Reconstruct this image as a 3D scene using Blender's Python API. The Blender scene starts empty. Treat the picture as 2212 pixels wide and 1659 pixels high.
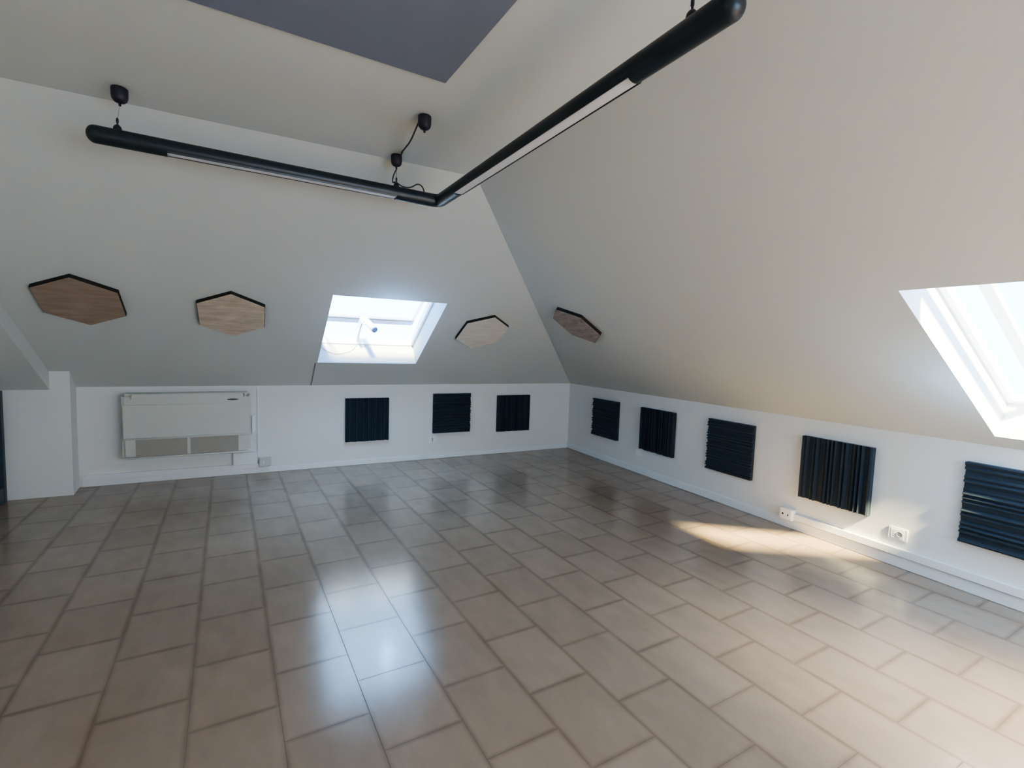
import bpy, bmesh, math
from mathutils import Vector, Matrix, noise

scene = bpy.context.scene
COL = scene.collection

# ------------------------------------------------------------------ room data
H = 1.5855                      # eye height
F, PIT, ROL, TH = 1056.58, 0.07724, -0.03343, -0.48334
CXY = Vector((4.40, 6.41))      # plan corner of the two knee walls
UB = Vector((-0.99997, -0.00749)); NB = Vector((0.00749, -0.99997))
UR = Vector((-0.01230, -0.99992)); NR = Vector((-0.99992, 0.01230))
ZK, ZC, RUN = 1.03, 2.844, 2.885
K = (ZC - ZK) / RUN
SL = math.sqrt(1 + K * K)       # slope length per metre of run
LEFTX, REARY = -2.075, -2.6

# ------------------------------------------------------------------ materials
def mat(name, color, rough=0.6, metal=0.0, bump=0.0, bscale=200.0, spec=0.5, var=0.0, vscale=3.0, transl=0.0):
    m = bpy.data.materials.new(name); m.use_nodes = True
    nt = m.node_tree; N = nt.nodes; L = nt.links
    b = N['Principled BSDF']
    b.inputs['Base Color'].default_value = (*color, 1)
    b.inputs['Roughness'].default_value = rough
    b.inputs['Metallic'].default_value = metal
    b.inputs['Specular IOR Level'].default_value = spec
    tc = N.new('ShaderNodeTexCoord')
    nz = N.new('ShaderNodeTexNoise'); nz.inputs['Scale'].default_value = bscale; nz.inputs['Detail'].default_value = 3
    L.new(tc.outputs['Object'], nz.inputs['Vector'])
    if bump:
        bp = N.new('ShaderNodeBump'); bp.inputs['Strength'].default_value = bump; bp.inputs['Distance'].default_value = 0.002
        L.new(nz.outputs['Fac'], bp.inputs['Height']); L.new(bp.outputs['Normal'], b.inputs['Normal'])
    if var:
        n2 = N.new('ShaderNodeTexNoise'); n2.inputs['Scale'].default_value = vscale; n2.inputs['Detail'].default_value = 4
        L.new(tc.outputs['Object'], n2.inputs['Vector'])
        mx = N.new('ShaderNodeMix'); mx.data_type = 'RGBA'
        mx.inputs['A'].default_value = (*[c * (1 - var) for c in color], 1)
        mx.inputs['B'].default_value = (*[min(1, c * (1 + var)) for c in color], 1)
        L.new(n2.outputs['Fac'], mx.inputs['Factor']); L.new(mx.outputs['Result'], b.inputs['Base Color'])
    if transl:
        t = N.new('ShaderNodeBsdfTranslucent'); t.inputs['Color'].default_value = (*color, 1)
        ms = N.new('ShaderNodeMixShader'); ms.inputs['Fac'].default_value = transl
        L.new(b.outputs['BSDF'], ms.inputs[1]); L.new(t.outputs['BSDF'], ms.inputs[2])
        L.new(ms.outputs['Shader'], N['Material Output'].inputs['Surface'])
    return m

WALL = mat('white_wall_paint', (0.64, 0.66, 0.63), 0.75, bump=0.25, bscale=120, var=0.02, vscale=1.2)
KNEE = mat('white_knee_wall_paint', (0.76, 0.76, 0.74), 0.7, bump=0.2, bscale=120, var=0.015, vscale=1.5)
REVM = mat('window_reveal_shaded', (0.40, 0.45, 0.50), 0.7, bump=0.2, bscale=120, var=0.02)  # white reveal paint with bluish shade put into its colour
TRIMM = mat('white_trim_plastic', (0.80, 0.82, 0.83), 0.45, var=0.02)
PLAST = mat('white_plastic', (0.84, 0.85, 0.84), 0.4, var=0.01)
CREAM = mat('cream_plastic', (0.60, 0.60, 0.55), 0.45, var=0.02)
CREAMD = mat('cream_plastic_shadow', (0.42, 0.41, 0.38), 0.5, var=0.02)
DARKP = mat('dark_slot_plastic', (0.03, 0.03, 0.03), 0.4, var=0.02)
GREYP = mat('grey_label_plastic', (0.25, 0.26, 0.26), 0.5, var=0.02)
FRAME = mat('white_window_frame', (0.86, 0.88, 0.92), 0.35, var=0.01, transl=0.35)
LILAC = mat('backlit_rail_lilac', (0.20, 0.24, 0.42), 0.4, var=0.03, transl=0.04)  # backlit tone of the white sash rail put into the base colour
CAPB = mat('blue_grey_cap', (0.12, 0.2, 0.42), 0.45, var=0.02)
WIRE = mat('steel_wire', (0.45, 0.45, 0.42), 0.35, metal=0.8, var=0.02)
CABLE = mat('grey_cable', (0.28, 0.34, 0.34), 0.5, var=0.02)
BRAID = mat('dark_braided_cable', (0.045, 0.047, 0.04), 0.8, bump=1, bscale=900, var=0.3, vscale=300)
RAILM = mat('black_rail_metal', (0.012, 0.019, 0.026), 0.38, var=0.15, spec=0.5)
CANO = mat('black_canopy_plastic', (0.014, 0.013, 0.026), 0.5, var=0.1)
DIFF = mat('opal_diffuser', (0.80, 0.80, 0.84), 0.5, var=0.01, transl=0.1)
DOORM = mat('dark_blue_grey_frame', (0.022, 0.04, 0.06), 0.4, var=0.1)
EDGE = mat('dark_felt_edge', (0.022, 0.019, 0.016), 0.95, bump=0.5, bscale=400, var=0.1)
PURP = mat('slate_fabric', (0.195, 0.217, 0.285), 0.95, bump=0.5, bscale=500, var=0.06, vscale=5)

def foam_mat():
    m = mat('charcoal_foam', (0.019, 0.029, 0.042), 0.85, bump=0.3, bscale=700, var=0.06, vscale=40, spec=0.35)
    b = m.node_tree.nodes['Principled BSDF']
    b.inputs['Sheen Weight'].default_value = 0.14
    b.inputs['Sheen Roughness'].default_value = 0.5
    b.inputs['Sheen Tint'].default_value = (0.5, 0.65, 0.8, 1)
    return m
FOAM = foam_mat()

def glass_mat():
    m = bpy.data.materials.new('clear_glass'); m.use_nodes = True
    nt = m.node_tree; N = nt.nodes; L = nt.links
    N.remove(N['Principled BSDF'])
    t = N.new('ShaderNodeBsdfTransparent'); t.inputs['Color'].default_value = (0.93, 0.96, 0.97, 1)
    g = N.new('ShaderNodeBsdfGlossy'); g.inputs['Roughness'].default_value = 0.02
    lw = N.new('ShaderNodeLayerWeight'); lw.inputs['Blend'].default_value = 0.5
    pw = N.new('ShaderNodeMath'); pw.operation = 'POWER'; pw.inputs[1].default_value = 4.0
    fr = N.new('ShaderNodeMath'); fr.operation = 'MULTIPLY_ADD'; fr.inputs[1].default_value = 0.6; fr.inputs[2].default_value = 0.04
    L.new(lw.outputs['Facing'], pw.inputs[0]); L.new(pw.outputs[0], fr.inputs[0])
    ms = N.new('ShaderNodeMixShader')
    L.new(fr.outputs[0], ms.inputs['Fac']); L.new(t.outputs['BSDF'], ms.inputs[1]); L.new(g.outputs['BSDF'], ms.inputs[2])
    L.new(ms.outputs['Shader'], N['Material Output'].inputs['Surface'])
    return m
GLASS = glass_mat()
FROST = mat('pale_green_frosted_glass', (0.50, 0.62, 0.56), 0.3, var=0.03)

def wood_mat(name, c1, c2, rot=0.0, wav=0.6):
    m = bpy.data.materials.new(name); m.use_nodes = True
    nt = m.node_tree; N = nt.nodes; L = nt.links; b = N['Principled BSDF']
    b.inputs['Roughness'].default_value = 0.6
    tc = N.new('ShaderNodeTexCoord'); mp = N.new('ShaderNodeMapping')
    mp.inputs['Rotation'].default_value = (0, rot, 0); mp.inputs['Scale'].default_value = (2.2, 1, 14)
    nz = N.new('ShaderNodeTexNoise'); nz.inputs['Scale'].default_value = 2.0; nz.inputs['Detail'].default_value = 6; nz.inputs['Distortion'].default_value = wav
    n2 = N.new('ShaderNodeTexNoise'); n2.inputs['Scale'].default_value = 5.0; n2.inputs['Detail'].default_value = 2
    cr = N.new('ShaderNodeValToRGB')
    cr.color_ramp.elements[0].position = 0.3; cr.color_ramp.elements[0].color = (*c1, 1)
    cr.color_ramp.elements[1].position = 0.62; cr.color_ramp.elements[1].color = (*c2, 1)
    mx = N.new('ShaderNodeMix'); mx.data_type = 'RGBA'; mx.blend_type = 'MULTIPLY'; mx.inputs['Factor'].default_value = 0.22
    L.new(tc.outputs['Object'], mp.inputs['Vector']); L.new(mp.outputs['Vector'], nz.inputs['Vector'])
    L.new(tc.outputs['Object'], n2.inputs['Vector'])
    L.new(nz.outputs['Fac'], cr.inputs['Fac']); L.new(cr.outputs['Color'], mx.inputs['A']); L.new(n2.outputs['Fac'], mx.inputs['B'])
    L.new(mx.outputs['Result'], b.inputs['Base Color'])
    return m

def floor_mat():
    m = bpy.data.materials.new('beige_floor_tiles'); m.use_nodes = True
    nt = m.node_tree; N = nt.nodes; L = nt.links; b = N['Principled BSDF']
    W = 1 / 3; LEN = 1.34391; tx, ty, off0 = -0.54116, -4.62250, 1.35394
    al = math.radians(2.6046)
    tc = N.new('ShaderNodeTexCoord')
    def dot(vx, vy, c):
        d = N.new('ShaderNodeVectorMath'); d.operation = 'DOT_PRODUCT'; d.inputs[1].default_value = (vx, vy, 0)
        L.new(tc.outputs['Object'], d.inputs[0])
        a = N.new('ShaderNodeMath'); a.operation = 'ADD'; a.inputs[1].default_value = c
        L.new(d.outputs['Value'], a.inputs[0]); return a
    X = dot(-math.sin(al), math.cos(al), (ty - off0 + LEN / 2) * W + 40 * LEN * W)
    Y = dot(math.cos(al), math.sin(al), tx * W + 40 * W)
    cb = N.new('ShaderNodeCombineXYZ'); L.new(X.outputs[0], cb.inputs[0]); L.new(Y.outputs[0], cb.inputs[1])
    def brick(ms, sm, c1, c2):
        k = N.new('ShaderNodeTexBrick')
        k.offset = 0.5; k.offset_frequency = 2; k.squash = 1.0
        k.inputs['Scale'].default_value = 1; k.inputs['Brick Width'].default_value = LEN * W; k.inputs['Row Height'].default_value = W
        k.inputs['Mortar Size'].default_value = ms; k.inputs['Mortar Smooth'].default_value = sm
        k.inputs['Color1'].default_value = c1; k.inputs['Color2'].default_value = c2; k.inputs['Mortar'].default_value = (0, 0, 0, 1)
        k.inputs['Bias'].default_value = 0
        L.new(cb.outputs[0], k.inputs['Vector']); return k
    kb = brick(0.0013, 0.2, (0.285, 0.215, 0.158, 1), (0.315, 0.240, 0.180, 1))
    soft = brick(0.030, 1.0, (1, 1, 1, 1), (1, 1, 1, 1))
    # cloudy streaks along the tile length
    mp = N.new('ShaderNodeMapping'); mp.inputs['Scale'].default_value = (4.0, 7.0, 1)
    L.new(cb.outputs[0], mp.inputs['Vector'])
    nz = N.new('ShaderNodeTexNoise'); nz.inputs['Scale'].default_value = 1.0; nz.inputs['Detail'].default_value = 6; nz.inputs['Roughness'].default_value = 0.6
    L.new(mp.outputs['Vector'], nz.inputs['Vector'])
    cr = N.new('ShaderNodeValToRGB')
    cr.color_ramp.elements[0].position = 0.3; cr.color_ramp.elements[0].color = (0.90, 0.895, 0.89, 1)
    cr.color_ramp.elements[1].position = 0.7; cr.color_ramp.elements[1].color = (1.06, 1.065, 1.07, 1)
    L.new(nz.outputs['Fac'], cr.inputs['Fac'])
    m1 = N.new('ShaderNodeMix'); m1.data_type = 'RGBA'; m1.blend_type = 'MULTIPLY'; m1.inputs['Factor'].default_value = 1
    # tile body colour without the mortar, darker toward the edge
    L.new(kb.outputs['Color'], m1.inputs['A']); L.new(cr.outputs['Color'], m1.inputs['B'])
    # edge shade, broken up by low-frequency noise
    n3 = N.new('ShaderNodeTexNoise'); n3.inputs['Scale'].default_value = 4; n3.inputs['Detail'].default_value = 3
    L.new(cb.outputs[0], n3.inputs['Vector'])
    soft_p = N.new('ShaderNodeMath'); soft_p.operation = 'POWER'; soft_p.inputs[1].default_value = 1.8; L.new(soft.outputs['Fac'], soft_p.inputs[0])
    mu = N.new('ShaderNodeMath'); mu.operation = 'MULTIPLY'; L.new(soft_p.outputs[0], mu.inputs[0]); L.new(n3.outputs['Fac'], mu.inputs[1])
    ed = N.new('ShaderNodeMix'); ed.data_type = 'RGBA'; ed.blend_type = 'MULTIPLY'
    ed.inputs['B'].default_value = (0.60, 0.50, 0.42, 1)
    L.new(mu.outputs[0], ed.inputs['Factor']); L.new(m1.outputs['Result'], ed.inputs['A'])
    gr = N.new('ShaderNodeMix'); gr.data_type = 'RGBA'; gr.inputs['B'].default_value = (0.10, 0.082, 0.068, 1)
    L.new(kb.outputs['Fac'], gr.inputs['Factor']); L.new(ed.outputs['Result'], gr.inputs['A'])
    L.new(gr.outputs['Result'], b.inputs['Base Color'])
    # glaze
    n4 = N.new('ShaderNodeTexNoise'); n4.inputs['Scale'].default_value = 14; n4.inputs['Detail'].default_value = 5
    L.new(cb.outputs[0], n4.inputs['Vector'])
    rr = N.new('ShaderNodeMapRange'); rr.inputs['To Min'].default_value = 0.13; rr.inputs['To Max'].default_value = 0.23
    L.new(n4.outputs['Fac'], rr.inputs['Value'])
    ra = N.new('ShaderNodeMix'); ra.data_type = 'FLOAT'; ra.inputs[3].default_value = 0.85
    L.new(kb.outputs['Fac'], ra.inputs[0]); L.new(rr.outputs['Result'], ra.inputs[2])
    L.new(ra.outputs[0], b.inputs['Roughness'])
    b.inputs['Specular IOR Level'].default_value = 0.5; b.inputs['IOR'].default_value = 1.65
    inv = N.new('ShaderNodeMath'); inv.operation = 'MULTIPLY_ADD'; inv.inputs[1].default_value = -1; inv.inputs[2].default_value = 1
    L.new(kb.outputs['Fac'], inv.inputs[0])
    ad = N.new('ShaderNodeMath'); ad.operation = 'MULTIPLY_ADD'; ad.inputs[1].default_value = 0.10
    L.new(n4.outputs['Fac'], ad.inputs[0]); L.new(inv.outputs[0], ad.inputs[2])
    bp = N.new('ShaderNodeBump'); bp.inputs['Strength'].default_value = 0.35; bp.inputs['Distance'].default_value = 0.0015
    L.new(ad.outputs[0], bp.inputs['Height']); L.new(bp.outputs['Normal'], b.inputs['Normal'])
    return m
FLOORM = floor_mat()

# ------------------------------------------------------------------ mesh helpers
def link(name, bm, material, parent=None, matrix=None, smooth=False, autosmooth=None):
    me = bpy.data.meshes.new(name)
    bmesh.ops.recalc_face_normals(bm, faces=bm.faces)
    bm.to_mesh(me); bm.free()
    me.materials.append(material)
    if smooth:
        for p in me.polygons: p.use_smooth = True
        if autosmooth: me.set_sharp_from_angle(angle=autosmooth)
    o = bpy.data.objects.new(name, me); COL.objects.link(o)
    if parent: o.parent = parent
    if matrix is not None: o.matrix_local = matrix
    return o

def empty(name, matrix, label=None, cat=None, group=None, kind=None):
    o = bpy.data.objects.new(name, None); COL.objects.link(o); o.empty_display_size = 0.1
    o.matrix_world = matrix
    return tag(o, label, cat, group, kind)

def tag(o, label=None, cat=None, group=None, kind=None):
    if label: o['label'] = label
    if cat: o['category'] = cat
    if group: o['group'] = group
    if kind: o['kind'] = kind
    return o

def box(bm, x0, x1, y0, y1, z0, z1, bev=0.0, seg=2):
    r = bmesh.ops.create_cube(bm, size=1)
    vs = r['verts']
    for v in vs:
        v.co = Vector(((x0 + x1) / 2 + v.co.x * (x1 - x0), (y0 + y1) / 2 + v.co.y * (y1 - y0), (z0 + z1) / 2 + v.co.z * (z1 - z0)))
    if bev:
        es = list({e for v in vs for e in v.link_edges})
        bmesh.ops.bevel(bm, geom=es, offset=bev, segments=seg, affect='EDGES', clamp_overlap=True)
    return bm

def boxobj(name, dims, m, parent=None, bev=0.003, matrix=None, seg=2):
    return link(name, box(bmesh.new(), *dims, bev=bev, seg=seg), m, parent, matrix, smooth=True, autosmooth=math.radians(40))

def polyface(bm, pts):
    return bm.faces.new([bm.verts.new(p) for p in pts])

def prism(bm, pts, d):
    """closed outline pts (3D, planar) extruded by vector d"""
    a = [bm.verts.new(p) for p in pts]; b = [bm.verts.new(Vector(p) + Vector(d)) for p in pts]
    n = len(a)
    bm.faces.new(a); bm.faces.new(b[::-1])
    for i in range(n): bm.faces.new((a[i], b[i], b[(i + 1) % n], a[(i + 1) % n]))
    return bm

def catmull(pts, n=10):
    P = [Vector(p) for p in pts]; P = [P[0] * 2 - P[1]] + P + [P[-1] * 2 - P[-2]]; out = []
    for i in range(1, len(P) - 2):
        for k in range(n):
            t = k / n
            out.append(0.5 * ((2 * P[i]) + (-P[i - 1] + P[i + 1]) * t + (2 * P[i - 1] - 5 * P[i] + 4 * P[i + 1] - P[i + 2]) * t * t + (-P[i - 1] + 3 * P[i] - 3 * P[i + 1] + P[i + 2]) * t ** 3))
    out.append(P[-2]); return out

def tube(bm, pts, r, seg=8):
    pts = [Vector(p) for p in pts]; rings = []
    up = Vector((0.13, 0.31, 0.94)).normalized()
    for i, p in enumerate(pts):
        d = (pts[min(i + 1, len(pts) - 1)] - pts[max(i - 1, 0)]).normalized()
        a = d.cross(up)
        if a.length < 0.05: a = d.cross(Vector((1, 0, 0)))
        a.normalize(); b = a.cross(d).normalized()
        up = b
        rings.append([bm.verts.new(p + (a * math.cos(2 * math.pi * k / seg) + b * math.sin(2 * math.pi * k / seg)) * r) for k in range(seg)])
    for i in range(len(rings) - 1):
        for k in range(seg):
            bm.faces.new((rings[i][k], rings[i][(k + 1) % seg], rings[i + 1][(k + 1) % seg], rings[i + 1][k]))
    bm.faces.new(rings[0][::-1]); bm.faces.new(rings[-1])
    return bm

def lathe(bm, prof, seg=24, axis='Z', org=(0, 0, 0)):
    rings = []
    for r, z in prof:
        ring = []
        for k in range(seg):
            a = 2 * math.pi * k / seg
            p = Vector((r * math.cos(a), r * math.sin(a), z))
            if axis == 'Y': p = Vector((p.x, p.z, p.y))
            ring.append(bm.verts.new(p + Vector(org)))
        rings.append(ring)
    for i in range(len(rings) - 1):
        for k in range(seg): bm.faces.new((rings[i][k], rings[i][(k + 1) % seg], rings[i + 1][(k + 1) % seg], rings[i + 1][k]))
    bm.faces.new(rings[0][::-1]); bm.faces.new(rings[-1])
    return bm

# ------------------------------------------------------------------ frames
def frame(org, x, y, z):
    m = Matrix.Identity(4)
    for i, a in enumerate((x, y, z)):
        for k in range(3): m[k][i] = a[k]
    for k in range(3): m[k][3] = org[k]
    return m
def v3(v, z=0.0): return Vector((v.x, v.y, z))
Z = Vector((0, 0, 1))
# wall frames: x to the right when facing the wall, y into the wall, z up
MB = frame(v3(CXY), -v3(UB), -v3(NB), Z)
MR = frame(v3(CXY), v3(UR), -v3(NR), Z)
# slope frames: x along the wall, y outward through the roof, z up the slope
def slope_frame(u, n, sgn):
    x = v3(u) * sgn
    z = Vector((n.x, n.y, K)).normalized()
    y = z.cross(x).normalized()
    return frame(v3(CXY, ZK), x, y, z)
SB = slope_frame(UB, NB, -1)
SR = slope_frame(UR, NR, 1)
assert SB.col[1][2] > 0 and SR.col[1][2] > 0
def at(M, x, y, z, rot=0.0):
    return M @ Matrix.Translation((x, y, z)) @ Matrix.Rotation(rot, 4, 'Y')

# ------------------------------------------------------------------ shell
def isect(p, d, x=None, y=None):
    t = (x - p.x) / d.x if x is not None else (y - p.y) / d.y
    return p + d * t
YP = 6.085                                          # plan line of the pilaster / left knee wall
XP0, XP1 = -1.729, -1.590                           # pilaster in plan
bk_end = isect(CXY, UB, x=XP1)
s_left = (Vector((LEFTX, isect(CXY, UB, x=LEFTX).y)) - CXY).dot(UB)
rt_end = isect(CXY, UR, y=REARY)
s_rear = (rt_end - CXY).dot(UR)

def struct(name, bm, m, matrix=None, parent=None):
    o = link(name, bm, m, parent, matrix)
    if parent is None: o['kind'] = 'structure'
    return o

FX1 = rt_end.x + 0.12
bm = bmesh.new(); box(bm, LEFTX - 0.12, 4.56, REARY - 0.12, 6.58, -0.12, 0.0); struct('floor', bm, FLOORM)
TW = 0.12
bm = bmesh.new(); box(bm, -(bk_end - CXY).length - 0.6, TW, 0, TW, 0, ZK); struct('wall_back', bm, KNEE, MB)
bm = bmesh.new(); box(bm, 0, s_rear, 0, TW, 0, ZK); struct('wall_right', bm, KNEE, MR)

def sheet_with_hole(bm, outer, holes, flip=False):
    es = []
    for loop in [outer] + holes:
        vs = [bm.verts.new((p[0], 0, p[1])) for p in loop]
        es += [bm.edges.new((vs[i], vs[(i + 1) % len(vs)])) for i in range(len(vs))]
    bmesh.ops.triangle_fill(bm, edges=es, use_beauty=True)

# back slope
TOP = RUN * SL
hole_b = [(-3.79, 0.560), (-2.655, 0.560), (-2.655, 1.825), (-3.775, 1.825)]
bm = bmesh.new()
sheet_with_hole(bm, [(0, 0), (-RUN, TOP), (-s_left - 0.05, TOP), (-s_left - 0.05, 0)], [hole_b])
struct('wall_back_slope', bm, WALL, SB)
# right slope
RX1 = 5.98
hole_r = [(5.098, 0.152), (RX1, 0.152), (RX1, 1.695), (5.098, 1.695)]
hole_f = [(7.75, 0.152), (8.65, 0.152), (8.65, 1.695), (7.75, 1.695)]     # roof window added out of view to brighten the floor
bm = bmesh.new()
sheet_with_hole(bm, [(0, 0), (s_rear + 0.05, 0), (s_rear + 0.05, TOP), (RUN, TOP)], [hole_r, hole_f])
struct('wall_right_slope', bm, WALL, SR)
# flat ceiling
cb = CXY + (UB + UR) * RUN
cr_end = cb + UR * (s_rear - RUN + 0.1)
cl = isect(cb, UB, x=LEFTX - 0.02)
bm = bmesh.new()
prism(bm, [(cb.x, cb.y, ZC), (cr_end.x, cr_end.y, ZC), (LEFTX - 0.02, cr_end.y, ZC), (cl.x, cl.y, ZC)], (0, 0, 0.1))
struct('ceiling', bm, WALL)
# outer walls of the rest of the loft (left gable, rear wall)
def wall_with_hole(name, M, outer, holes, m):
    b_ = bmesh.new(); sheet_with_hole(b_, outer, holes); return struct(name, b_, m, M)
ML = frame(Vector((LEFTX, 0, 0)), Vector((0, 1, 0)), Vector((-1, 0, 0)), Z)
DY0, DY1, DZ = 4.72, 6.06, 1.03
wall_with_hole('wall_left', ML, [(REARY - 0.1, -0.02), (DY0, -0.02), (DY0, DZ), (DY1, DZ), (DY1, -0.02), (6.5, -0.02), (6.5, 2.9), (REARY - 0.1, 2.9)], [], KNEE)
MRR = frame(Vector((0, REARY, 0)), Vector((-1, 0, 0)), Vector((0, -1, 0)), Z)
RW = (-3.2, -1.0, 0.75, 2.15)                       # added rear window in MRR coordinates
wall_with_hole('wall_rear', MRR, [(-4.6, -0.02), (-LEFTX + 0.05, -0.02), (-LEFTX + 0.05, 2.9), (-4.6, 2.9)],
               [[(RW[0], RW[2]), (RW[1], RW[2]), (RW[1], RW[3]), (RW[0], RW[3])]], KNEE)
# pilaster and the lower slope on the left
bm = bmesh.new()
zt = ZK + K * (6.365 - YP)
def pil(y, x1, z): return [bm.verts.new(p) for p in ((XP0, y, 0), (x1, y, 0), (x1, y, z), (XP0, y, z))]
pa, pb = pil(YP, -1.580, zt), pil(YP + 0.34, -1.612, zt)
bm.faces.new(pa); bm.faces.new(pb)
for i in range(4): bm.faces.new((pa[i], pa[(i + 1) % 4], pb[(i + 1) % 4], pb[i]))
struct('trim_1', bm, KNEE)                          # pilaster
bm = bmesh.new()
prism(bm, [(LEFTX, YP, 0), (XP0 + 0.001, YP, 0), (XP0 + 0.001, YP, ZK), (LEFTX, YP, ZK)], (0, 0.3, 0))
struct('wall_back_left', bm, KNEE)
bm = bmesh.new()
yl = YP - RUN
prism(bm, [(XP0, YP, ZK), (XP0, yl, ZC), (XP0, yl + 0.36, ZC), (XP0, YP + 0.30, ZK)], (LEFTX - XP0, 0, 0))
struct('wall_left_slope', bm, WALL)

# ------------------------------------------------------------------ baseboards and trunking lines
def strip(name, M, x0, x1, d, z0, z1, m=TRIMM, bev=0.003):
    o = boxobj(name, (x0, x1, -d, 0, z0, z1), m, None, bev, M); o['kind'] = 'structure'; return o
strip('baseboard_back', MB, -5.985, -0.012, 0.012, 0.001, 0.066)
strip('baseboard_right', MR, 0.0, s_rear, 0.012, 0.001, 0.084)

# ------------------------------------------------------------------ skylights
def ring(bm, x0, x1, z0, z1, w, y0, y1, bev=0.004):
    box(bm, x0, x0 + w, y0, y1, z0, z1, bev); box(bm, x1 - w, x1, y0, y1, z0, z1, bev)
    box(bm, x0 + w, x1 - w, y0, y1, z0, z0 + w, bev); box(bm, x0 + w, x1 - w, y0, y1, z1 - w, z1, bev)

def reveal(name, M, h, d, m):
    """four faces of the light shaft through the roof"""
    bm = bmesh.new()
    x0, z0 = h[0]; x1 = h[1][0]; z1 = h[2][1]; x0t = h[3][0]
    a = [bm.verts.new((x, 0, z)) for x, z in h]
    b = [bm.verts.new((x, d, z)) for x, z in h]
    for i in range(4): bm.faces.new((a[i], b[i], b[(i + 1) % 4], a[(i + 1) % 4]))
    bmesh.ops.recalc_face_normals(bm, faces=bm.faces)
    return bm

# window_1: the roof window in the back slope, sash pushed open at its foot
w1 = empty('window_1', at(SB, -3.22, 0, 0.56), kind='structure')
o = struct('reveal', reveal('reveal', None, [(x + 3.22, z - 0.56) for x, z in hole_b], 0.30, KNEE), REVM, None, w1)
bm = bmesh.new(); ring(bm, -0.565, 0.560, 0.0, 1.262, 0.022, 0.255, 0.345); link('window_frame', bm, FRAME, w1)
ang = math.radians(5.0)
MS = Matrix.Translation((0, 0.35, 1.24)) @ Matrix.Rotation(ang, 4, 'X')
bm = bmesh.new(); box(bm, -0.545, -0.51, 0, 0.035, -1.05, 0, 0.004); box(bm, 0.505, 0.535, 0, 0.035, -1.05, 0, 0.004); box(bm, -0.51, 0.505, 0, 0.035, -0.03, 0, 0.004)
sash = link('sash', bm, FRAME, w1, MS)
bm = bmesh.new(); box(bm, -0.545, 0.535, -0.004, 0.035, -1.06, -0.935, 0.004)
rail = link('bottom_rail', bm, LILAC, sash)
bm = bmesh.new(); box(bm, -0.53, 0.50, -0.008, -0.002, -0.968, -0.960); link('rail_seal', bm, CABLE, sash)
bm = bmesh.new(); box(bm, -0.51, 0.505, 0.014, 0.020, -0.935, -0.03); link('pane', bm, GLASS, sash)

# window_2: the larger roof window in the right slope
w2 = empty('window_2', at(SR, 5.5, 0, 0.152), kind='structure')
struct('reveal', reveal('reveal', None, [(x - 5.5, z - 0.152) for x, z in hole_r], 0.27, KNEE), KNEE, None, w2)
bm = bmesh.new(); ring(bm, -0.402, RX1 - 5.5, 0.0, 1.543, 0.03, 0.25, 0.31); link('window_frame', bm, FRAME, w2)
bm = bmesh.new(); box(bm, -0.245, -0.190, 0.262, 0.30, 0.03, 1.513, 0.004); link('mullion', bm, FRAME, w2)
bm = bmesh.new(); box(bm, -0.372, -0.245, 0.285, 0.291, 0.03, 1.513); link('pane', bm, GLASS, w2)
bm = bmesh.new(); box(bm, -0.190, RX1 - 5.5 - 0.03, 0.285, 0.291, 0.03, 1.513); link('pane', bm, GLASS, w2)

w4 = empty('added_window_4', at(SR, 8.2, 0, 0.152), kind='structure')  # unseen roof window, added as opening for the floor-brightening lamps
struct('reveal', reveal('reveal', None, [(x - 8.2, z - 0.152) for x, z in hole_f], 0.27, KNEE), KNEE, None, w4)
bm = bmesh.new(); ring(bm, -0.45, 0.45, 0.0, 1.543, 0.05, 0.25, 0.31); link('window_frame', bm, FRAME, w4)
bm = bmesh.new(); box(bm, -0.40, 0.40, 0.285, 0.291, 0.05, 1.493); link('pane', bm, GLASS, w4)

# added_window_3: unseen window added behind the viewer for the fill light
w3 = empty('added_window_3', at(MRR, RW[0], 0, RW[2]), kind='structure')
bm = bmesh.new(); ring(bm, 0, RW[1] - RW[0], 0, RW[3] - RW[2], 0.06, -0.01, 0.06); link('window_frame', bm, FRAME, w3)
bm = bmesh.new(); box(bm, 0.06, RW[1] - RW[0] - 0.06, 0.02, 0.026, 0.06, RW[3] - RW[2] - 0.06); link('pane', bm, GLASS, w3)

# door_1: low dark framed glazed door at the far left
d1 = empty('door_1', at(ML, DY0, 0, 0), kind='structure')
bm = bmesh.new(); w_ = DY1 - DY0
box(bm, 0, 0.075, -0.03, 0.04, 0.0, DZ, 0.004); box(bm, w_ - 0.055, w_, -0.03, 0.04, 0.0, DZ, 0.004)
box(bm, 0.075, w_ - 0.055, -0.03, 0.04, 0.0, 0.145, 0.004); box(bm, 0.075, w_ - 0.055, -0.03, 0.04, DZ - 0.11, DZ, 0.004)
link('door_frame', bm, DOORM, d1)
bm = bmesh.new(); box(bm, 0.075, w_ - 0.055, 0.0, 0.006, 0.145, DZ - 0.11); link('pane', bm, FROST, d1)
bm = bmesh.new(); box(bm, 0.02, 0.045, -0.075, -0.03, 0.50, 0.515); box(bm, 0.02, 0.15, -0.09, -0.075, 0.50, 0.515, 0.003)
link('door_handle', bm, WIRE, d1)

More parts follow.
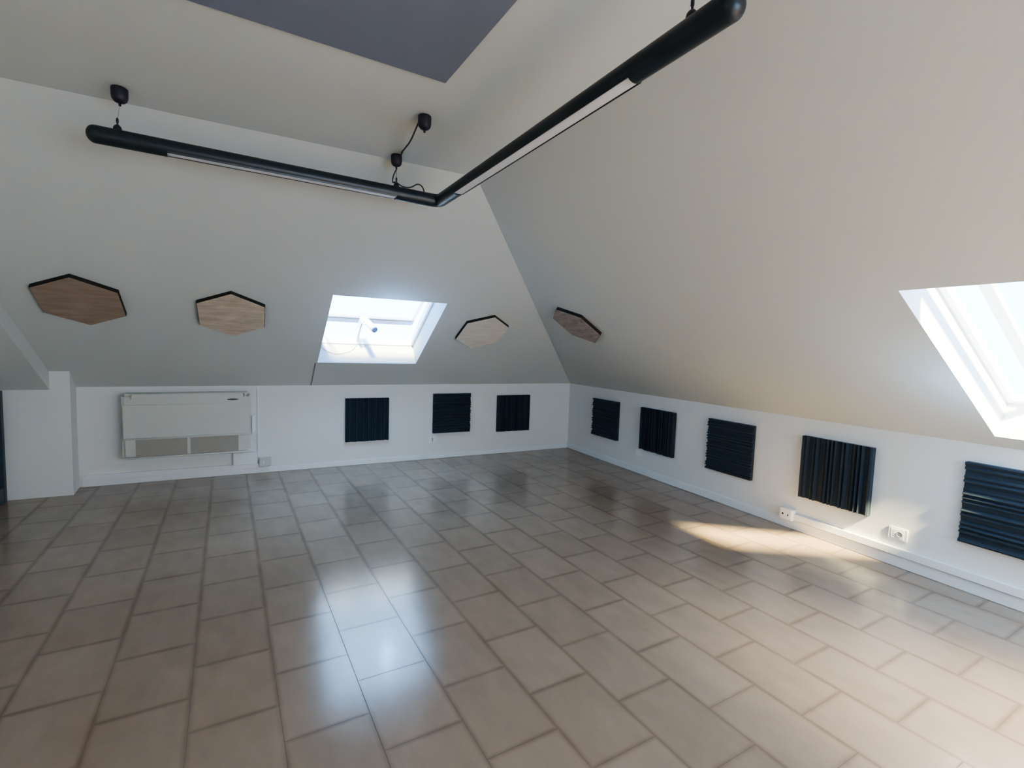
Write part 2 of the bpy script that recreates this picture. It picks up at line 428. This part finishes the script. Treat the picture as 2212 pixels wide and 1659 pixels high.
# ------------------------------------------------------------------ window opener
op = empty('window_opener', at(SB, -3.30, 0.40, 0.90), 'white tubular window opener with a blue-grey end cap in the back roof window', 'opener')
A0 = Vector((0.0, 0.0, 0.0)); A1 = Vector((0.080, -0.21, 0.095))
bm = bmesh.new(); tube(bm, [A0, A0.lerp(A1, .5), A1], 0.036, 20); link('housing', bm, PLAST, op, smooth=True, autosmooth=0.7)
dd = (A1 - A0).normalized()
bm = bmesh.new(); tube(bm, [A1 - dd * 0.004, A1 + dd * 0.014], 0.034, 20); link('end_cap', bm, CAPB, op, smooth=True, autosmooth=0.7)
bm = bmesh.new(); box(bm, -0.045, -0.030, -0.11, 0.01, -0.29, 0.06, 0.003); box(bm, -0.045, 0.02, -0.10, -0.085, 0.02, 0.035, 0.003)
link('bracket', bm, PLAST, op)
def S2O(s, d, t): return Vector((-s + 3.30, d - 0.40, t - 0.90))
bm = bmesh.new()
tube(bm, catmull([S2O(3.325, 0.30, 0.70), S2O(3.33, 0.27, 0.59), S2O(3.40, 0.17, 0.567), S2O(3.55, 0.115, 0.566), S2O(3.66, 0.14, 0.566), S2O(3.735, 0.20, 0.567), S2O(3.785, 0.245, 0.572)], 8), 0.0032, 6)
tag(link('cable', bm, CABLE, op, smooth=True), 'thin grey cable looping over the sill')

# ------------------------------------------------------------------ cable channels
def channel(name, M, dims, label, cat='cable channel', bev=0.003, mm=TRIMM):
    x0, x1, d, z0, z1 = dims
    e = at(M, (x0 + x1) / 2, 0, z0)
    w = (x1 - x0) / 2
    o = boxobj(name, (-w, w, -d, -0.0005, 0, z1 - z0), mm, None, bev); o.matrix_world = e
    return tag(o, label, cat)
channel('cable_channel', SB, (-3.816, -3.805, 0.010, 0.008, 0.548), 'thin grey cable channel running down the slope from the back roof window', mm=GREYP)
channel('cable_channel', MB, (-4.392, -4.374, 0.014, 0.190, ZK - 0.004), 'narrow vertical white cable channel right of the fan coil unit')
ch = channel('cable_trunking', MB, (-5.982, -4.380, 0.028, 0.068, 0.122), 'low white cable trunking under the fan coil unit', 'cable trunking')
ch = channel('cable_trunking', MR, (3.772, s_rear, 0.030, 0.092, 0.150), 'long white cable trunking above the right baseboard', 'cable trunking')
channel('duct_cover', MB, (-4.640, -4.396, 0.050, 0.124, 0.262), 'short white duct cover below the right end of the fan coil unit', 'duct')

# ------------------------------------------------------------------ sockets and boxes
def plate(name, M, x0, x1, z0, z1, label, cat, d=0.010):
    e = empty(name, at(M, (x0 + x1) / 2, 0, (z0 + z1) / 2), label, cat)
    w, h = (x1 - x0) / 2, (z1 - z0) / 2
    boxobj('plate', (-w, w, -d, -0.0005, -h, h), PLAST, e, 0.006, seg=3)
    return e, w, h, d
def slot(e, name, x0, x1, z0, z1, y, m=DARKP):
    return boxobj(name, (x0, x1, y - 0.0015, y + 0.001, z0, z1), m, e, 0.0005)

e, w, h, d = plate('wall_socket', MB, -2.318, -2.198, 0.222, 0.307, 'small white wall plate with a narrow grey slot below the middle back foam panel', 'socket')
slot(e, 'slot', -0.006, 0.008, -0.022, 0.028, -d, GREYP)
slot(e, 'seam', 0.020, 0.022, -0.024, 0.028, -d, CREAMD)
e, w, h, d = plate('blanking_plate', MR, 1.60, 1.715, 0.225, 0.305, 'faint blank white wall plate under the second right foam panel', 'wall plate', 0.006)
e, w, h, d = plate('wall_socket', MR, 4.504, 4.638, 0.203, 0.305, 'white double power socket with a round outlet on the right wall', 'socket', 0.011)
boxobj('insert', (-w + 0.022, w - 0.026, -d - 0.002, -d + 0.001, -h + 0.016, h - 0.016), PLAST, e, 0.001)
for k in (-1, 0, 1): slot(e, 'hole', -0.030, -0.024, -0.003 + k * 0.017, 0.003 + k * 0.017, -d - 0.002, GREYP)
bm = bmesh.new(); lathe(bm, [(0.020, 0.0), (0.022, -0.003), (0.0185, -0.0035), (0.0165, -0.0005), (0.0005, -0.0005)], 28, 'Y', (0.013, -d - 0.002, 0))
link('outlet', bm, CREAMD, e, smooth=True, autosmooth=0.6)
bm = bmesh.new(); box(bm, -0.004, 0.001, -d - 0.0045, -d - 0.002, -0.010, 0.010, 0.0005); box(bm, 0.012, 0.015, -d - 0.0045, -d - 0.002, -0.003, 0.003)
box(bm, 0.004, 0.024, -d - 0.0045, -d - 0.002, -0.002, 0.002); link('contacts', bm, GREYP, e)

# surface box on the right wall with two jacks
e = empty('jack_box', at(MR, 3.71, 0, 0.085), 'white surface box with two small jacks at the start of the right trunking', 'jack box')
bm = bmesh.new(); prism(bm, [(-0.060, -0.058, 0.0), (0.050, -0.058, 0.0), (0.062, -0.045, 0.0), (0.062, -0.0005, 0), (-0.060, -0.0005, 0)], (0, 0, 0.098))
bmesh.ops.bevel(bm, geom=list(bm.edges), offset=0.003, segments=2, affect='EDGES')
link('box_body', bm, PLAST, e, smooth=True, autosmooth=0.7)
boxobj('jack', (-0.042, -0.014, -0.0605, -0.057, 0.030, 0.066), PLAST, e, 0.001)
j = boxobj('jack_opening', (-0.036, -0.020, -0.0615, -0.060, 0.040, 0.058), DARKP, e, 0.0005)
bm = bmesh.new(); prism(bm, [(0.016, -0.0600, 0.038), (0.026, -0.0600, 0.038), (0.026, -0.0600, 0.048), (0.021, -0.0600, 0.058), (0.016, -0.0600, 0.048)], (0, 0.003, 0)); link('jack', bm, DARKP, e)

# junction box on the back baseboard
e = empty('junction_box', at(MB, -4.312, 0, 0.088), 'small beige junction box at the foot of the vertical cable channel', 'junction box')
boxobj('box_body', (-0.063, 0.063, -0.060, -0.0005, 0, 0.097), mat('beige_box_plastic', (0.60, 0.57, 0.54), 0.5, var=0.02), e, 0.005)
boxobj('switch', (-0.022, -0.012, -0.062, -0.059, 0.035, 0.060), PLAST, e, 0.001)

# ------------------------------------------------------------------ fan coil unit
XA0, XA1, ZA0, ZA1, DA = -5.618, -4.463, 0.280, 0.970, 0.20
ac = empty('fan_coil_unit', at(MB, (XA0 + XA1) / 2, 0, ZA0), 'wide cream wall-mounted fan coil unit with a lower intake grille', 'air conditioner')
hw, hh = (XA1 - XA0) / 2, ZA1 - ZA0
bm = bmesh.new(); box(bm, -hw, hw, -DA, -0.0005, 0.02, hh, 0.028, 4); link('casing', bm, CREAM, ac, smooth=True, autosmooth=0.9)
bm = bmesh.new(); box(bm, -hw + 0.012, hw - 0.012, -DA - 0.010, -DA + 0.012, 0.232, hh - 0.110, 0.006, 3); link('front_panel', bm, CREAM, ac, smooth=True, autosmooth=0.9)
bm = bmesh.new(); box(bm, -hw + 0.085, hw - 0.062, -DA - 0.006, -DA + 0.05, hh - 0.055, hh + 0.004, 0.008, 3); link('top_flap', bm, CREAM, ac, smooth=True, autosmooth=0.9)
bm = bmesh.new(); box(bm, -hw + 0.078, -hw + 0.088, -DA - 0.005, -DA + 0.002, hh - 0.054, hh - 0.006, 0.002); link('flap_notch', bm, CREAMD, ac)
bm = bmesh.new(); box(bm, hw - 0.064, hw - 0.058, -DA - 0.006, -DA + 0.002, hh - 0.045, hh - 0.004, 0.001); link('flap_notch', bm, DARKP, ac)
bm = bmesh.new(); box(bm, hw - 0.040, hw - 0.012, -DA - 0.003, -DA + 0.002, hh - 0.042, hh - 0.025, 0.001); link('badge', bm, GREYP, ac)
bm = bmesh.new(); box(bm, -hw, hw, -DA - 0.016, -DA + 0.01, 0.018, 0.036, 0.006, 3); link('bottom_lip', bm, CREAM, ac, smooth=True, autosmooth=0.9)
bm = bmesh.new(); box(bm, -hw + 0.01, hw, -DA - 0.014, -DA + 0.01, 0.218, 0.230, 0.005, 3); link('grille_rail', bm, CREAM, ac, smooth=True, autosmooth=0.9)
bm = bmesh.new(); lathe(bm, [(0.056, 0.004), (0.056, -0.001), (0.050, -0.003), (0.0005, -0.003)], 32, 'Y', (0, 0, 0))
for v in bm.verts: v.co.z *= 0.15
link('display', bm, DARKP, ac, Matrix.Translation((hw - 0.168, -DA - 0.001, hh - 0.072)), smooth=True, autosmooth=0.8)
GRILL = mat('taupe_grille', (0.40, 0.375, 0.325), 0.7, var=0.05, vscale=30)
for gx0, gx1 in ((-hw + 0.115, -0.018), (0.010, hw - 0.118)):
    bm = bmesh.new(); box(bm, gx0, gx1, -DA - 0.001, -DA + 0.004, 0.040, 0.214)
    n = 16
    for i in range(n):
        zz = 0.044 + i * (0.166 / (n - 1)); box(bm, gx0, gx1, -DA - 0.004, -DA, zz - 0.0012, zz + 0.0012)
    for k in (1, 2):
        xx = gx0 + (gx1 - gx0) * k / 3; box(bm, xx - 0.002, xx + 0.002, -DA - 0.005, -DA, 0.040, 0.214)
    link('intake_grille', bm, GRILL, ac)
e = boxobj('thermostat', (-0.014, 0.014, -0.028, -0.0005, 0, 0.20), PLAST, None, 0.003); e.matrix_world = at(MB, -4.434, 0, 0.485)
tag(e, 'small narrow white control box beside the right edge of the fan coil unit', 'control box')

# ------------------------------------------------------------------ foam absorber panels
HGT = [1.0, 0.93, 0.60, 0.88, 1.0, 0.55, 0.72, 1.0, 0.97, 0.9, 0.55, 1.0, 0.92, 0.6, 0.85, 1.0, 0.95, 0.55, 0.92]
VAL = [0.62, 0.40, 0.50, 0.55, 0.38, 0.45, 0.52, 0.42, 0.40, 0.50, 0.42, 0.45, 0.5, 0.4, 0.46, 0.42, 0.40, 0.5]
def foam(M, x0, x1, z0, z1, horiz, label, seedshift=0, tilt=0.0):
    W_, H_ = x1 - x0, z1 - z0
    D = 0.055
    L_ = H_ if horiz else W_
    n = len(HGT)
    prof = [(0.0, 0.001), (0.0, D * HGT[0] * 0.82)]
    for i in range(n):
        c = (i + 0.5) / n * L_
        prof.append((c if 0 < i < n - 1 else (0.010 if i == 0 else L_ - 0.012), D * HGT[(i + seedshift) % n]))
        if i < n - 1: prof.append(((i + 1) / n * L_, D * VAL[(i + seedshift) % len(VAL)] + 0.004))
    prof += [(L_, D * 0.80), (L_, 0.001)]
    bm = bmesh.new()
    if horiz:
        pts = [(-W_ / 2, -d, H_ - p) for p, d in prof]; prism(bm, pts, (W_, 0, 0))
    else:
        pts = [(-W_ / 2 + p, -d, 0) for p, d in prof]; prism(bm, pts, (0, 0, H_))
    o = link('acoustic_foam_panel', bm, FOAM)
    o.matrix_world = at(M, (x0 + x1) / 2, 0, z0, tilt)
    return tag(o, label, 'acoustic panel', 'square charcoal foam panels along the low walls')
foam(MB, -3.408, -2.868, 0.308, 0.862, False, 'black ribbed foam panel on the back wall, leftmost, under the roof window', 0)
foam(MB, -2.258, -1.712, 0.358, 0.902, True, 'black ribbed foam panel above the small plate on the back wall', 3)
foam(MB, -1.283, -0.745, 0.328, 0.862, False, 'black ribbed foam panel on the back wall nearest the room corner', 5)
foam(MR, 0.676, 1.240, 0.345, 0.872, True, 'black foam panel with horizontal ribs, on the right wall nearest the corner', 1)
foam(MR, 1.698, 2.265, 0.335, 0.868, False, 'black foam panel with vertical ribs, second from the corner on the right wall', 4)
foam(MR, 2.757, 3.308, 0.338, 0.882, True, 'charcoal foam panel with horizontal ribs in the middle of the right wall', 2)
foam(MR, 3.800, 4.368, 0.328, 0.879, False, 'charcoal foam panel with vertical ribs above the white jack box', 0)
foam(MR, 4.937, 5.500, 0.345, 0.903, True, 'grey-black foam panel with horizontal ribs under the right roof window', 0)

# ------------------------------------------------------------------ hexagonal wood panels
def hexa(M, c, pts, wood, label):
    e = empty('hexagonal_acoustic_panel', at(M, c[0], 0, c[1]), label, 'acoustic panel', 'hexagonal wooden panels on the slopes')
    P = [(x - c[0], z - c[1]) for x, z in pts]
    bm = bmesh.new(); prism(bm, [(x, -0.032, z) for x, z in P], (0, 0.0315, 0))
    link('felt_core', bm, EDGE, e)
    bm = bmesh.new(); prism(bm, [(x * 0.985, -0.036, z * 0.985) for x, z in P], (0, 0.0045, 0))
    link('wood_face', bm, wood, e)
W1 = wood_mat('brown_plywood', (0.34, 0.24, 0.18), (0.43, 0.325, 0.25), 0.3, 0.3)
W2 = wood_mat('pale_plywood', (0.58, 0.46, 0.36), (0.80, 0.66, 0.52), 0.1, 0.9)
W3 = wood_mat('light_birch', (0.80, 0.72, 0.61), (0.90, 0.82, 0.71), 0.5, 0.3)
W4 = wood_mat('mottled_plywood', (0.31, 0.245, 0.21), (0.50, 0.42, 0.37), 0.6, 1.6)
def reg(cx, cz, rx, rz, rot=0.0):
    out = []
    for k in range(6):
        a = math.pi / 2 + k * math.pi / 3
        x, z = rx * math.cos(a) , rz * math.sin(a)
        out.append((cx + x * math.cos(rot) - z * math.sin(rot), cz + x * math.sin(rot) + z * math.cos(rot)))
    return out
hexa(SB, (-5.640, 1.526), reg(-5.640, 1.526, 0.305, 0.322, 0.0), W1, 'brown wooden hexagon panel, farthest left on the back slope')
hexa(SB, (-4.598, 1.447), reg(-4.598, 1.447, 0.305, 0.333, 0.0), W2, 'light plywood hexagon panel just left of the back roof window')
hexa(SB, (-2.074, 1.352), reg(-2.074, 1.352, 0.312, 0.335, -0.07), W3, 'pale birch hexagon panel right of the back roof window')
hexa(SR, (2.035, 1.532), reg(2.035, 1.532, 0.295, 0.315, -0.03), W4, 'mottled brown hexagon panel on the right slope')

# ------------------------------------------------------------------ slate fabric panel on the ceiling
o = boxobj('ceiling_acoustic_panel', (-1.2, 0.0, -1.2, 0.0, -0.012, -0.001), PURP, None, 0.002)
o.matrix_world = frame(Vector((0.815, 2.345, ZC)), Vector((1, 0.050, 0)).normalized(), Vector((-0.042, 1, 0)).normalized(), Z)
# widen it: the panel is about 2.4 m by 2 m
for v in o.data.vertices:
    v.co.x *= 2.0; v.co.y *= 1.7
tag(o, 'large slate-grey fabric panel fixed flat to the ceiling', 'acoustic panel')

# ------------------------------------------------------------------ pendant rail light
ZR, R = 2.585, 0.044
PA = Vector((-0.715, 3.268, ZR)); PC = Vector((1.150, 3.392, ZR)); PE = Vector((1.222, 1.045, ZR))
pl = empty('pendant_rail_light', Matrix.Translation(PC), 'black L-shaped tubular rail light hanging from the ceiling', 'pendant light')
loc = lambda p: Vector(p) - PC
dA = (PA - PC).normalized(); dE = (PE - PC).normalized()
def seg_frame(p, d):
    y = Z.cross(d).normalized(); return p, y
def sweep(bm, path, prof):
    """path of (point, lateral-dir) ; prof list of (lateral, z)"""
    rings = [[bm.verts.new(p + l * a + Z * b) for a, b in prof] for p, l in path]
    n = len(prof)
    for i in range(len(rings) - 1):
        for k in range(n): bm.faces.new((rings[i][k], rings[i][(k + 1) % n], rings[i + 1][(k + 1) % n], rings[i + 1][k]))
    bm.faces.new(rings[0][::-1]); bm.faces.new(rings[-1])
circ = [(R * math.cos(2 * math.pi * k / 28), R * math.sin(2 * math.pi * k / 28)) for k in range(28)]
cut = -0.60 * R
a0 = math.asin(-0.60)
arc = [(R * math.cos(a0 + (math.pi - 2 * a0) * k / 22), R * math.sin(a0 + (math.pi - 2 * a0) * k / 22)) for k in range(23)]
def leg(p0, p1, prof, bm, d=None):
    d = d or (p1 - p0).normalized(); l = Z.cross(d).normalized()
    sweep(bm, [(loc(p0), l), (loc(p1), l)], prof)
def endcap(p, d):
    """rounded nose"""
    bm = bmesh.new(); l = Z.cross(d).normalized(); path = []
    rings = []
    for i in range(0, 9):
        a = math.pi / 2 * i / 9
        rr = math.cos(a); q = loc(p) + d * (math.sin(a) * R * 0.85)
        rings.append([bm.verts.new(q + l * x * rr + Z * z * rr) for x, z in circ])
    for i in range(8):
        for k in range(28): bm.faces.new((rings[i][k], rings[i][(k + 1) % 28], rings[i + 1][(k + 1) % 28], rings[i + 1][k]))
    bm.faces.new(rings[0][::-1]); bm.faces.new(rings[-1])
    return link('end_cap', bm, RAILM, pl, smooth=True, autosmooth=0.9)
LA = (PA - PC).length; LE = (PE - PC).length
nA = PC + dA * (LA - 0.30)            # notch on left leg, outer
nA2 = PC + dA * 0.315                 # notch on left leg, inner
nE = PC + dE * 0.345                  # notch on right leg, inner
nE2 = PC + dE * (LE - 0.395)
bm = bmesh.new()
leg(PA, nA, circ, bm); link('rail_sleeve', bm, RAILM, pl, smooth=True, autosmooth=0.7)
bm = bmesh.new()
leg(nE2, PE, circ, bm); link('rail_sleeve', bm, RAILM, pl, smooth=True, autosmooth=0.7)
# elbow
bm = bmesh.new()
rad = 0.06
pts = [nA2]
c0 = PC + dA * rad; c1 = PC + dE * rad
for k in range(7):
    t = k / 6; pts.append(c0 * (1 - t) ** 2 + PC * 2 * t * (1 - t) + c1 * t * t)
pts.append(nE)
path = []
for i, p in enumerate(pts):
    d = (pts[min(i + 1, len(pts) - 1)] - pts[max(0, i - 1)]).normalized(); path.append((loc(p), Z.cross(d).normalized()))
sweep(bm, path, circ)
link('rail_elbow', bm, RAILM, pl, smooth=True, autosmooth=0.7)
for p0, p1 in ((nA, nA2), (nE, nE2)):
    bm = bmesh.new(); leg(p0, p1, arc, bm)
    link('rail_body', bm, RAILM, pl, smooth=True, autosmooth=0.7)
dw = 0.66 * R
for p0, p1 in ((nA, nA2), (nE, nE2)):
    bm = bmesh.new()
    leg(p0, p1, [(-dw, cut + 0.004), (-dw, cut - 0.004), (-dw * 0.6, cut - 0.0065), (dw * 0.6, cut - 0.0065), (dw, cut - 0.004), (dw, cut + 0.004)], bm)
    link('diffuser', bm, DIFF, pl)
    bm = bmesh.new()
    for s_ in (-1, 1):
        leg(p0, p1, [(s_ * dw, cut + 0.002), (s_ * dw, cut - 0.0065), (s_ * (dw + 0.0050), cut - 0.0070), (s_ * (dw + 0.0075), cut + 0.002)], bm)
    link('diffuser_rim', bm, RAILM, pl)
endcap(PA, dA); endcap(PE, dE)
def canopy(x, y, nub=True):
    bm = bmesh.new()
    lathe(bm, [(0.030, 0.0), (0.036, -0.004), (0.037, -0.012), (0.0365, -0.045), (0.033, -0.060), (0.024, -0.071), (0.012, -0.0765), (0.006, -0.078), (0.006, -0.090), (0.003, -0.092)], 24, 'Z')
    link('ceiling_canopy', bm, CANO, pl, Matrix.Translation(loc((x, y, ZC - 0.0005))), smooth=True, autosmooth=0.9)
def onA(x): t = (x - PA.x) / (PC.x - PA.x); return PA.lerp(PC, t)
def onE(y): t = (y - PC.y) / (PE.y - PC.y); return PC.lerp(PE, t)
HK = [onA(-0.625), onA(0.842), onE(1.19)]
CN = [(-0.615, 3.285), (0.848, 3.400), (HK[2].x, HK[2].y), (0.838, 2.745)]
for c in CN: canopy(*c)
for i, hk in enumerate(HK):
    bm = bmesh.new()
    lathe(bm, [(0.016, -0.006), (0.019, 0.006), (0.017, 0.016), (0.011, 0.024), (0.004, 0.028), (0.004, 0.036), (0.006, 0.040), (0.006, 0.056), (0.002, 0.062)], 16, 'Z')
    link('suspension_hook', bm, RAILM, pl, Matrix.Translation(loc(hk + Z * (R - 0.003))), smooth=True, autosmooth=0.9)
    bm = bmesh.new(); tube(bm, [loc(hk + Z * (R + 0.05)), loc((CN[i][0], CN[i][1], ZC - 0.088))], 0.0012, 6)
    link('suspension_wire', bm, WIRE if i == 0 else BRAID, pl)
# power cable: from the stray canopy to the second canopy, then down to the rail
cz = ZC
bm = bmesh.new()
tube(bm, catmull([loc((0.810, 2.765, cz - 0.035)), loc((0.805, 2.90, cz - 0.085)), loc((0.815, 3.06, cz - 0.075)), loc((0.835, 3.22, cz - 0.045)), loc((0.858, 3.27, cz - 0.012)), loc((0.868, 3.372, cz - 0.012))], 10), 0.0048, 8)
link('power_cable', bm, BRAID, pl, smooth=True)
bm = bmesh.new()
h2 = HK[1]
tube(bm, catmull([loc((0.850, 3.398, cz - 0.09)), loc((0.828, 3.395, cz - 0.14)), loc((0.822, 3.39, cz - 0.185)), loc((0.842, 3.375, h2.z + R + 0.028)), loc((0.885, 3.37, h2.z + R + 0.006)), loc((0.94, 3.375, h2.z + R + 0.012)), loc((0.990, 3.38, h2.z + R + 0.042)), loc((1.025, 3.384, h2.z + R + 0.032)), loc((1.042, 3.386, h2.z + R - 0.004))], 10), 0.0042, 8)
link('power_cable', bm, BRAID, pl, smooth=True)

# ------------------------------------------------------------------ camera
cam = bpy.data.cameras.new('camera'); co = bpy.data.objects.new('camera', cam); COL.objects.link(co)
cp, sp = math.cos(PIT), math.sin(PIT)
rz = Matrix.Rotation(TH, 3, 'Z')
Fw = rz @ Vector((0, cp, -sp)); U0 = rz @ Vector((0, sp, cp)); R0 = rz @ Vector((1, 0, 0))
cr_, sr_ = math.cos(ROL), math.sin(ROL)
right = R0 * cr_ - U0 * sr_; up = R0 * sr_ + U0 * cr_
co.matrix_world = frame(Vector((0, 0, H)), right, up, -Fw)
cam.sensor_fit = 'HORIZONTAL'; cam.sensor_width = 36; cam.lens = F / 2212 * 36
cam.clip_start = 0.02
scene.camera = co

# ------------------------------------------------------------------ light
w = bpy.data.worlds.new('sky'); scene.world = w; w.use_nodes = True
bg = w.node_tree.nodes['Background']; bg.inputs['Color'].default_value = (0.36, 0.62, 1.0, 1); bg.inputs['Strength'].default_value = 14

def area(name, M, sx, sy, power, color, loc_, rx, portal=False, spread=180):
    l = bpy.data.lights.new(name, 'AREA'); l.shape = 'RECTANGLE'; l.size = sx; l.size_y = sy
    l.energy = power; l.color = color; l.cycles.is_portal = portal; l.spread = math.radians(spread)
    o_ = bpy.data.objects.new(name, l); COL.objects.link(o_)
    o_.matrix_world = M @ Matrix.Translation(loc_) @ Matrix.Rotation(rx, 4, 'X')
    return o_
# portals guide the sky light through each window (area light looks along local -Z; slopes' outward is +Y)
area('portal_back', SB, 1.2, 1.3, 1, (1, 1, 1), (-3.22, 0.42, 1.15), -math.pi / 2, True)
area('portal_right', SR, 0.95, 1.6, 1, (1, 1, 1), (5.54, 0.34, 0.92), -math.pi / 2, True)
area('rear_fill_lamp', MRR, 2.0, 1.3, 38, (1.0, 0.91, 0.72), ((RW[0] + RW[1]) / 2, 0.12, 1.45), -math.pi / 2)  # added fill lamp, lifts the whole room from behind the viewer

area('far_fill_lamp', SR, 0.8, 1.4, 130, (1.0, 0.84, 0.62), (8.2, 0.22, 0.92), -math.pi / 2)  # added warm lamp out of view, brightens the near right floor
def point(name, M, p, power, color):
    l = bpy.data.lights.new(name, 'POINT'); l.energy = power; l.color = color; l.shadow_soft_size = 0.0
    o_ = bpy.data.objects.new(name, l); COL.objects.link(o_); o_.matrix_world = at(M, *p)
sl = bpy.data.lights.new('floor_fill_spot', 'SPOT'); sl.energy = 3000; sl.color = (1.0, 0.91, 0.74)  # added unseen spot, stands in for sun on the near right floor
sl.spot_size = math.radians(40); sl.spot_blend = 1.0; sl.shadow_soft_size = 0.12
slo = bpy.data.objects.new('floor_fill_spot', sl); COL.objects.link(slo)
sp0 = (SR @ Matrix.Translation((8.2, 0.05, 1.0))).translation
slo.location = sp0; slo.rotation_mode = 'QUATERNION'
slo.rotation_quaternion = (Vector((3.0, 0.15, 0)) - sp0).to_track_quat('-Z', 'Y')
point('bloom_lamp_back', SB, (-3.20, -0.20, 1.60), 9, (0.28, 0.52, 1.0))  # added lamp inside the room, imitates lens bloom round the opening
point('bloom_lamp_right', SR, (5.25, -0.35, 0.80), 9, (0.32, 0.62, 1.0))  # likewise added, throws a blue halo onto the right slope

sun = bpy.data.lights.new('sun', 'SUN'); sun.energy = 80; sun.color = (1.0, 0.80, 0.42); sun.angle = math.radians(5)
so = bpy.data.objects.new('sun', sun); COL.objects.link(so)
sd = Vector((0.176, 1.01, -1)).normalized()
so.rotation_mode = 'QUATERNION'; so.rotation_quaternion = sd.to_track_quat('-Z', 'Y')

# ------------------------------------------------------------------ look
scene.view_settings.view_transform = 'AgX'
scene.view_settings.look = 'AgX - Medium High Contrast'
scene.view_settings.exposure = 0.0
scene.cycles.use_denoising = True
scene.cycles.max_bounces = 14; scene.cycles.diffuse_bounces = 8; scene.cycles.transparent_max_bounces = 12
scene.cycles.sample_clamp_indirect = 25
scene.cycles.caustics_reflective = False
